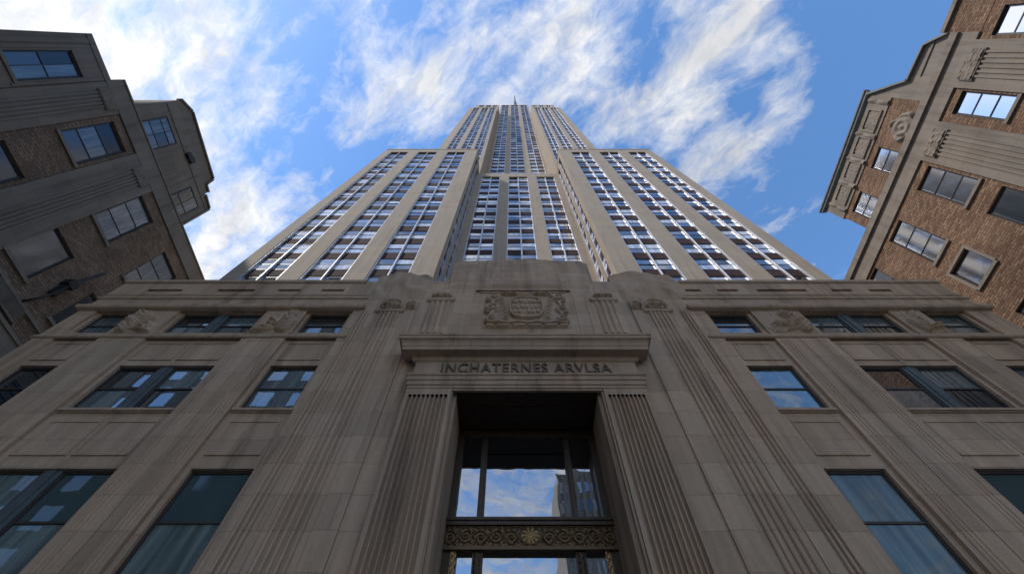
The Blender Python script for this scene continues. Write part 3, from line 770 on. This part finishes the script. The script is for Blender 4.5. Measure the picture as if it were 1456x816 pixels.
m.fbox(FL, 1.8, 19.2, 37.6, 37.75, -.22, .55)
m.box(-50, -30.4, -1.2, 1.8, 0, 36.59); m.box(-50, -30.4, 1.8, 19.2, 0, 37.58)
m.face([(-30, -1.2, 0), (-30.4, -1.2, 0), (-30.4, -1.2, 36.6), (-30, -1.2, 36.6)]); m.face([(-30, 19.2, 0), (-30.4, 19.2, 0), (-30.4, 19.2, 37.6), (-30, 19.2, 37.6)])
for z in (22.3, 23.6): m.fbox(FL, -1.2, 19.2, z - .12, z + .1, -.18, -.002)
m.fbox(FL, 9.95, 10.05, 22.5, 36.1, -.12, 0); m.fbox(FL, -.9, -.6, 22.5, 36, -.15, -.05); m.fbox(FL, -.45, -.3, 29.5, 36, -.11, -.05); m.fbox(FL, 1.6, 1.75, 29.5, 36, -.11, -.05)
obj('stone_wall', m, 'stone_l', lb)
for y0, y1 in ((1.85, 4.05), (7.0, 9.95)):
    m = MB(); m.fbox(FL, y0, y1, 22.5, 36.08, -.12, .0)
    c = (y0 + y1) / 2 + (.2 if y0 > 5 else 0)
    for k in range(5):
        yy = c - .55 + k * .24; m.fbox(FL, yy, yy + .12, 22.5, 35.0, -.2, -.12)
    m.fbox(FL, c - .7, c + .75, 35.0, 36.0, -.24, -.12)
    m.relief(FL, c - .7, c + .75, 35.05, 35.95, -.24, lambda u, v: .02 + .12 * abs(noise.noise(Vector((u * 6, v * 6, y0)))), 24, 20)
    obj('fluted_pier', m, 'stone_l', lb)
for k, v in lw.items():
    y0, y1, z0, z1, n = v
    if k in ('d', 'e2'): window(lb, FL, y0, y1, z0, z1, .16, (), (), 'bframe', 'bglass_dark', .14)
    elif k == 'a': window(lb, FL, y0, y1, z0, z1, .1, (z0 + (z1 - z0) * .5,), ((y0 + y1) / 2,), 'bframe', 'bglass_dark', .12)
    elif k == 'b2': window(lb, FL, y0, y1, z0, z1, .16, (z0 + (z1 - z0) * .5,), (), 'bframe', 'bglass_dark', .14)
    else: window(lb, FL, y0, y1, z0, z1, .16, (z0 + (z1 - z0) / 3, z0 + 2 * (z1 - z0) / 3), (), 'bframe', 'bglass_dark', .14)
    m = MB(); m.fbox(FL, y0 - .12, y1 + .12, z0 - .22, z0 - .002, -.16, .1); obj('window_sill', m, 'stone_l', lb)
# louvred vents low on the wall, bracket
m = MB()
for k in range(8): m.fbox(FL, 11.4, 14.0, 22.75 + k * .1 - .02 + .0, 22.79 + k * .1, -.16, -.02)
m.fbox(FL, 11.2, 14.2, 22.6, 22.7, -.18, 0); m.fbox(FL, 11.2, 14.2, 23.55, 23.65, -.18, 0) if False else None
obj('stone_grille', m, 'stone_l', lb)
m = MB(); frame_bars(m, FL, 2.5, 6.5, 19.3, 21.2, -.02, (19.8, 20.25, 20.7), (), .12)
lv = obj('louvre', m, 'bframe', lb); m = MB(); m.fbox(FL, 2.6, 6.4, 19.4, 21.1, .06, .1); obj('louvre_panel', m, 'redpaint', lv)
m = MB(); m.fbox(FL, 13.3, 13.9, 26.2, 26.7, -.6, 0); m.fbox(FL, 13.4, 13.8, 25.2, 26.2, -.45, -.1); m.tube([FL(13.6, 26.5, -.5), FL(13.4, 24.4, -.6), FL(13.2, 23.6, -.1)], .08); m.tube([FL(13.6, 26.4, -.3), FL(13.9, 28.6, -.7)], .12)
obj('wall_bracket', m, 'metal', lb)
# the set-back upper storey
FL2 = lambda a, b, d: (-33 - d, a, b)
out = [(3.9, 37.4), (4.1, 47.3), (5.3, 48.3), (12.1, 47.95), (12.3, 46.6), (13.2, 46.5), (13.3, 45.95), (14.75, 45.8), (15.0, 37.4)]
m = MB(); m.prism(FL2, out, 0, 12)
for (p, q) in zip(out[1:-1], out[2:]):
    dv = Vector((q[0] - p[0], q[1] - p[1])); L = dv.length
    if L < .8: continue
    n_ = Vector((-dv.y, dv.x)) / L * .18
    m.prism(FL2, [p, q, (q[0] + n_.x, q[1] + n_.y), (p[0] + n_.x, p[1] + n_.y)], -.2, .4)
for y in (5.0, 8.3, 11.3): m.fbox(FL2, y, y + .12, 40.2, 46, -.06, 0)
for z in (40.4, 45.3): m.fbox(FL2, 4.3, 14.6, z, z + .14, -.08, 0)
m.fbox(FL2, 8.7, 10.6, 41.0, 43.8, -.07, 0)
for k in range(6): m.fbox(FL2, 8.95 + k * .25, 9.08 + k * .25, 41.3, 43.5, -.13, -.07)
obj('penthouse_wall', m, 'stone_l', lb)
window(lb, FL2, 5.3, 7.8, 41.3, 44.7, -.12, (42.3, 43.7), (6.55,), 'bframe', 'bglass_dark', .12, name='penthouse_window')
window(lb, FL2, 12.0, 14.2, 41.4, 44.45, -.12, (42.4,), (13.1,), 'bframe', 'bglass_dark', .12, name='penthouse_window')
m = MB(); m.prism(FL2, [(8.9, 45.25), (9.9, 45.35), (9.95, 45.9), (9.5, 46.05), (9.2, 45.85), (8.85, 45.8)], -.35, 0); obj('hole_block', m, 'metal', lb)  # dark metal block standing in for a hole in the wall

# ================================================================== RIGHT BRICK BUILDING
rb = thing('brick_building', 'sunlit reddish brown brick building with carved cartouche under its cornice, right of the tower', 'building', (40, 4, 0))
FR = lambda a, b, d: (30 + d, a, b)
rw = {'a': (2.2, 3.65, 28.9, 32.5, 3), 'b': (7.1, 8.9, 28.6, 32.45, 3), 'c': (11.3, 13.1, 28.6, 32.75, 3), 'd': (7.1, 8.9, 24.4, 27.2, 1), 'e': (11.3, 13.2, 25.3, 27.3, 1),
      'f': (15.5, 16.6, 29.4, 32.9, 2), 'g': (-2.55, -.95, 28.8, 32.35, 3), 'j': (11.5, 13.5, 19.8, 22.9, 2), 'd2': (7.1, 8.9, 18.8, 22.2, 2), 'f2': (15.5, 16.6, 24.4, 27.0, 2)}
m = MB(); m.wall(FR, -9, 17.7, 14, 33.1, 0, [(*v[:4], .28) for v in rw.values()]); m.fbox(FR, -9, -1.2, 33.1, 35.6, -.02, .4)
obj('brick_wall', m, 'brick_r', rb)
m = MB()
m.wall(FR, -9, 17.7, 0, 14, -.06, [(7, 9, 8, 12, .3, True), (11.3, 13.2, 8, 12, .3, True), (2.2, 3.7, 8, 12, .3, True)])
m.fbox(FR, -1.2, 17.75, 33.1, 34.4, -.12, .5); m.fbox(FR, -1.2, 17.9, 34.4, 34.95, -.3, .6); m.fbox(FR, 17.0, 17.72, 14, 33.1, -.1, .3)
m.fbox(FR, -9, -1.2, 35.6, 35.9, -.2, .6)
m.box(30.4, 50, -9, 17.7, 0, 34.93)
m.face([(30, 17.7, 0), (30.4, 17.7, 0), (30.4, 17.7, 33.1), (30, 17.7, 33.1)]); m.face([(30, -9, 0), (30.4, -9, 0), (30.4, -9, 33.1), (30, -9, 33.1)])
m.fbox(FR, -9, 17.7, 13.9, 14.2, -.2, -.0)
obj('stone_wall', m, 'stone_r', rb)
for y0, y1 in ((-.75, 2.05), (4.2, 6.85)):
    m = MB(); m.fbox(FR, y0, y1, 14.2, 33.08, -.14, 0)
    c = (y0 + y1) / 2
    for k in range(6): yy = c - .8 + k * .28; m.fbox(FR, yy, yy + .13, 14.2, 32.0, -.22, -.14)
    m.fbox(FR, c - .95, c + .95, 32.0, 33.0, -.26, -.14)
    m.relief(FR, c - .9, c + .9, 32.1, 32.95, -.26, lambda u, v: .02 + .13 * abs(noise.noise(Vector((u * 6, v * 5, c)))), 26, 18)
    obj('fluted_pier', m, 'stone_r', rb)
for k, v in rw.items():
    y0, y1, z0, z1, n = v
    h = z1 - z0
    bb = () if n == 1 else tuple(z0 + h * q / n for q in range(1, n))
    window(rb, FR, y0, y1, z0, z1, .14, bb, (), 'bframe', 'bglass', .12, label='single pane window in a pale stone surround' if k == 'e' else None)
    m = MB(); m.fbox(FR, y0 - .1, y1 + .1, z0 - .2, z0 - .002, -.12, .1)
    if k == 'e': m.fbox(FR, y0 - .18, y0 - .002, z0, z1, -.08, .1); m.fbox(FR, y1 + .002, y1 + .18, z0, z1, -.08, .1); m.fbox(FR, y0 - .18, y1 + .18, z1 + .002, z1 + .18, -.08, .1)
    obj('window_sill', m, 'stone_r', rb)
# set-back upper part with gable
FR2 = lambda a, b, d: (32 + d, a, b)
m = MB(); hs = {'h': (7.15, 9.0, 37.4, 39.7), 'i': (11.1, 13.05, 37.45, 39.78)}
m.wall(FR2, 3.3, 13.85, 34.9, 40.35, 0, [(*v, .25) for v in hs.values()])
obj('brick_wall', m, 'brick_r', rb)
m = MB()
m.fbox(FR2, 3.3, 14.0, 40.352, 43.0, -.08, 8)
m.prism(FR2, [(3.3, 34.9), (3.3, 43.0), (2.0, 39.3), (-.5, 39.1), (-1.5, 36.8), (-1.5, 34.9)], -.04, 8)
m.box(32.3, 40, 3.3, 13.8, 34.9, 40.34)
m.face([(32, 13.85, 34.9), (32.3, 13.85, 34.9), (32.3, 13.85, 40.35), (32, 13.85, 40.35)])
for y0, y1 in ((4.3, 6.2), (6.6, 8.4), (8.8, 10.6), (11.0, 12.8)):
    for (p0, p1, q0, q1) in ((y0, y1, 40.7, 40.85), (y0, y1, 42.1, 42.25), (y0, y0 + .15, 40.85, 42.1), (y1 - .15, y1, 40.85, 42.1)): m.fbox(FR2, p0, p1, q0, q1, -.2, -.08)
    m.relief(FR2, y0 + .3, y1 - .3, 40.95, 42.0, -.09, lambda u, v: .02 + .07 * abs(noise.noise(Vector((u * 4, v * 4, y0)))), 20, 16)
for y in (3.5, 6.3, 8.5, 10.7, 13.0): m.relief(FR2, y, y + .4, 40.4, 42.6, -.1, lambda u, v: .04 + .16 * abs(math.sin(v * 5 + y)) * math.sin(math.pi * u), 8, 20)
m.fbox(FR2, .2, 3.0, 36.2, 36.4, -.12, -.04); m.fbox(FR2, -.9, 1.6, 38.4, 38.55, -.12, -.04)
obj('parapet_frieze', m, 'stone_r', rb)
m = MB(); m.moulding(FR2, 3.3, 14.0, [(.1, 42.75), (.2, 42.85), (.3, 42.95), (.32, 43.15), (.4, 43.2), (.4, 43.35), (.1, 43.5)])
for p, q in (((3.3, 43.0), (2.0, 39.3)), ((2.0, 39.3), (-.5, 39.1)), ((-.5, 39.1), (-1.5, 36.8))):
    dv = Vector((q[0] - p[0], q[1] - p[1])); n_ = Vector((dv.y, -dv.x)).normalized() * .16
    if n_.y < 0: n_ = -n_
    m.prism(FR2, [p, q, (q[0] + n_.x, q[1] + n_.y), (p[0] + n_.x, p[1] + n_.y)], -.3, 2)
obj('cornice', m, 'lead', rb)
for v in hs.values(): 
    window(rb, FR2, *v, .1, ((v[2] + v[3]) / 2,), (), 'bframe', 'bglass', .12)
    m = MB(); m.fbox(FR2, v[0] - .1, v[1] + .1, v[2] - .2, v[2] - .002, -.12, .1); obj('window_sill', m, 'stone_r', rb)
def cart(u, v):
    x, y = (u - .5) * 2, (v - .5) * 2
    r = math.hypot(x, y); a = math.atan2(y, x); lim = .82 + .1 * math.cos(4 * a) + .05 * math.cos(7 * a + 1)
    if r > lim: return .0
    k = 1 - r / lim
    return .06 + .14 * min(1, k * 6) + .08 * noise.noise(Vector((x * 3, y * 3, 4))) + .06 * math.cos(r * 16) * (k > .1)
m = MB(); m.relief(FR2, 4.0, 6.6, 36.6, 39.6, .01, cart, 60, 60); obj('cartouche', m, 'stone_r', rb)

# ================================================================== across the street (seen mirrored in the glass)
def slab_tower(name, label, x0, x1, y0, y1, h, mat, pitch, n):
    o = thing(name, label, 'building', ((x0 + x1) / 2, (y0 + y1) / 2, 0))
    m = MB(); m.box(x0, x1, y0, y1 - .3, 0, h)
    wd = (x1 - x0) / n
    for i in range(n): m.box(x0 + wd * i, x0 + wd * (i + .45), y1 - .3, y1, 0, h - .5)
    obj('wall', m, mat, o)
    for i in range(n):
        g_ = MB(); F = lambda a, b_, d: (a, y1 - .2 - d, b_)
        k = 0
        while (k + 1) * pitch < h - 1:
            g_.fbox(F, x0 + wd * (i + .45), x0 + wd * (i + 1), k * pitch + pitch * .4, (k + 1) * pitch, 0, .05); k += 1
        obj('window_strip', g_, 'bglass', o)
    return o
slab_tower('shading_office_block', 'office block across the street, sized to shade the base, mirrored in left hand windows', -85, -20, -40, -14.5, 92, 'opp', 3.6, 16)  # block behind the camera, height and width set to keep sun off the base
slab_tower('office_tower', 'slim striped office tower across the street mirrored in the entrance glass', 8.6, 20, -62, -48, 57, 'opp', 3.6, 9)
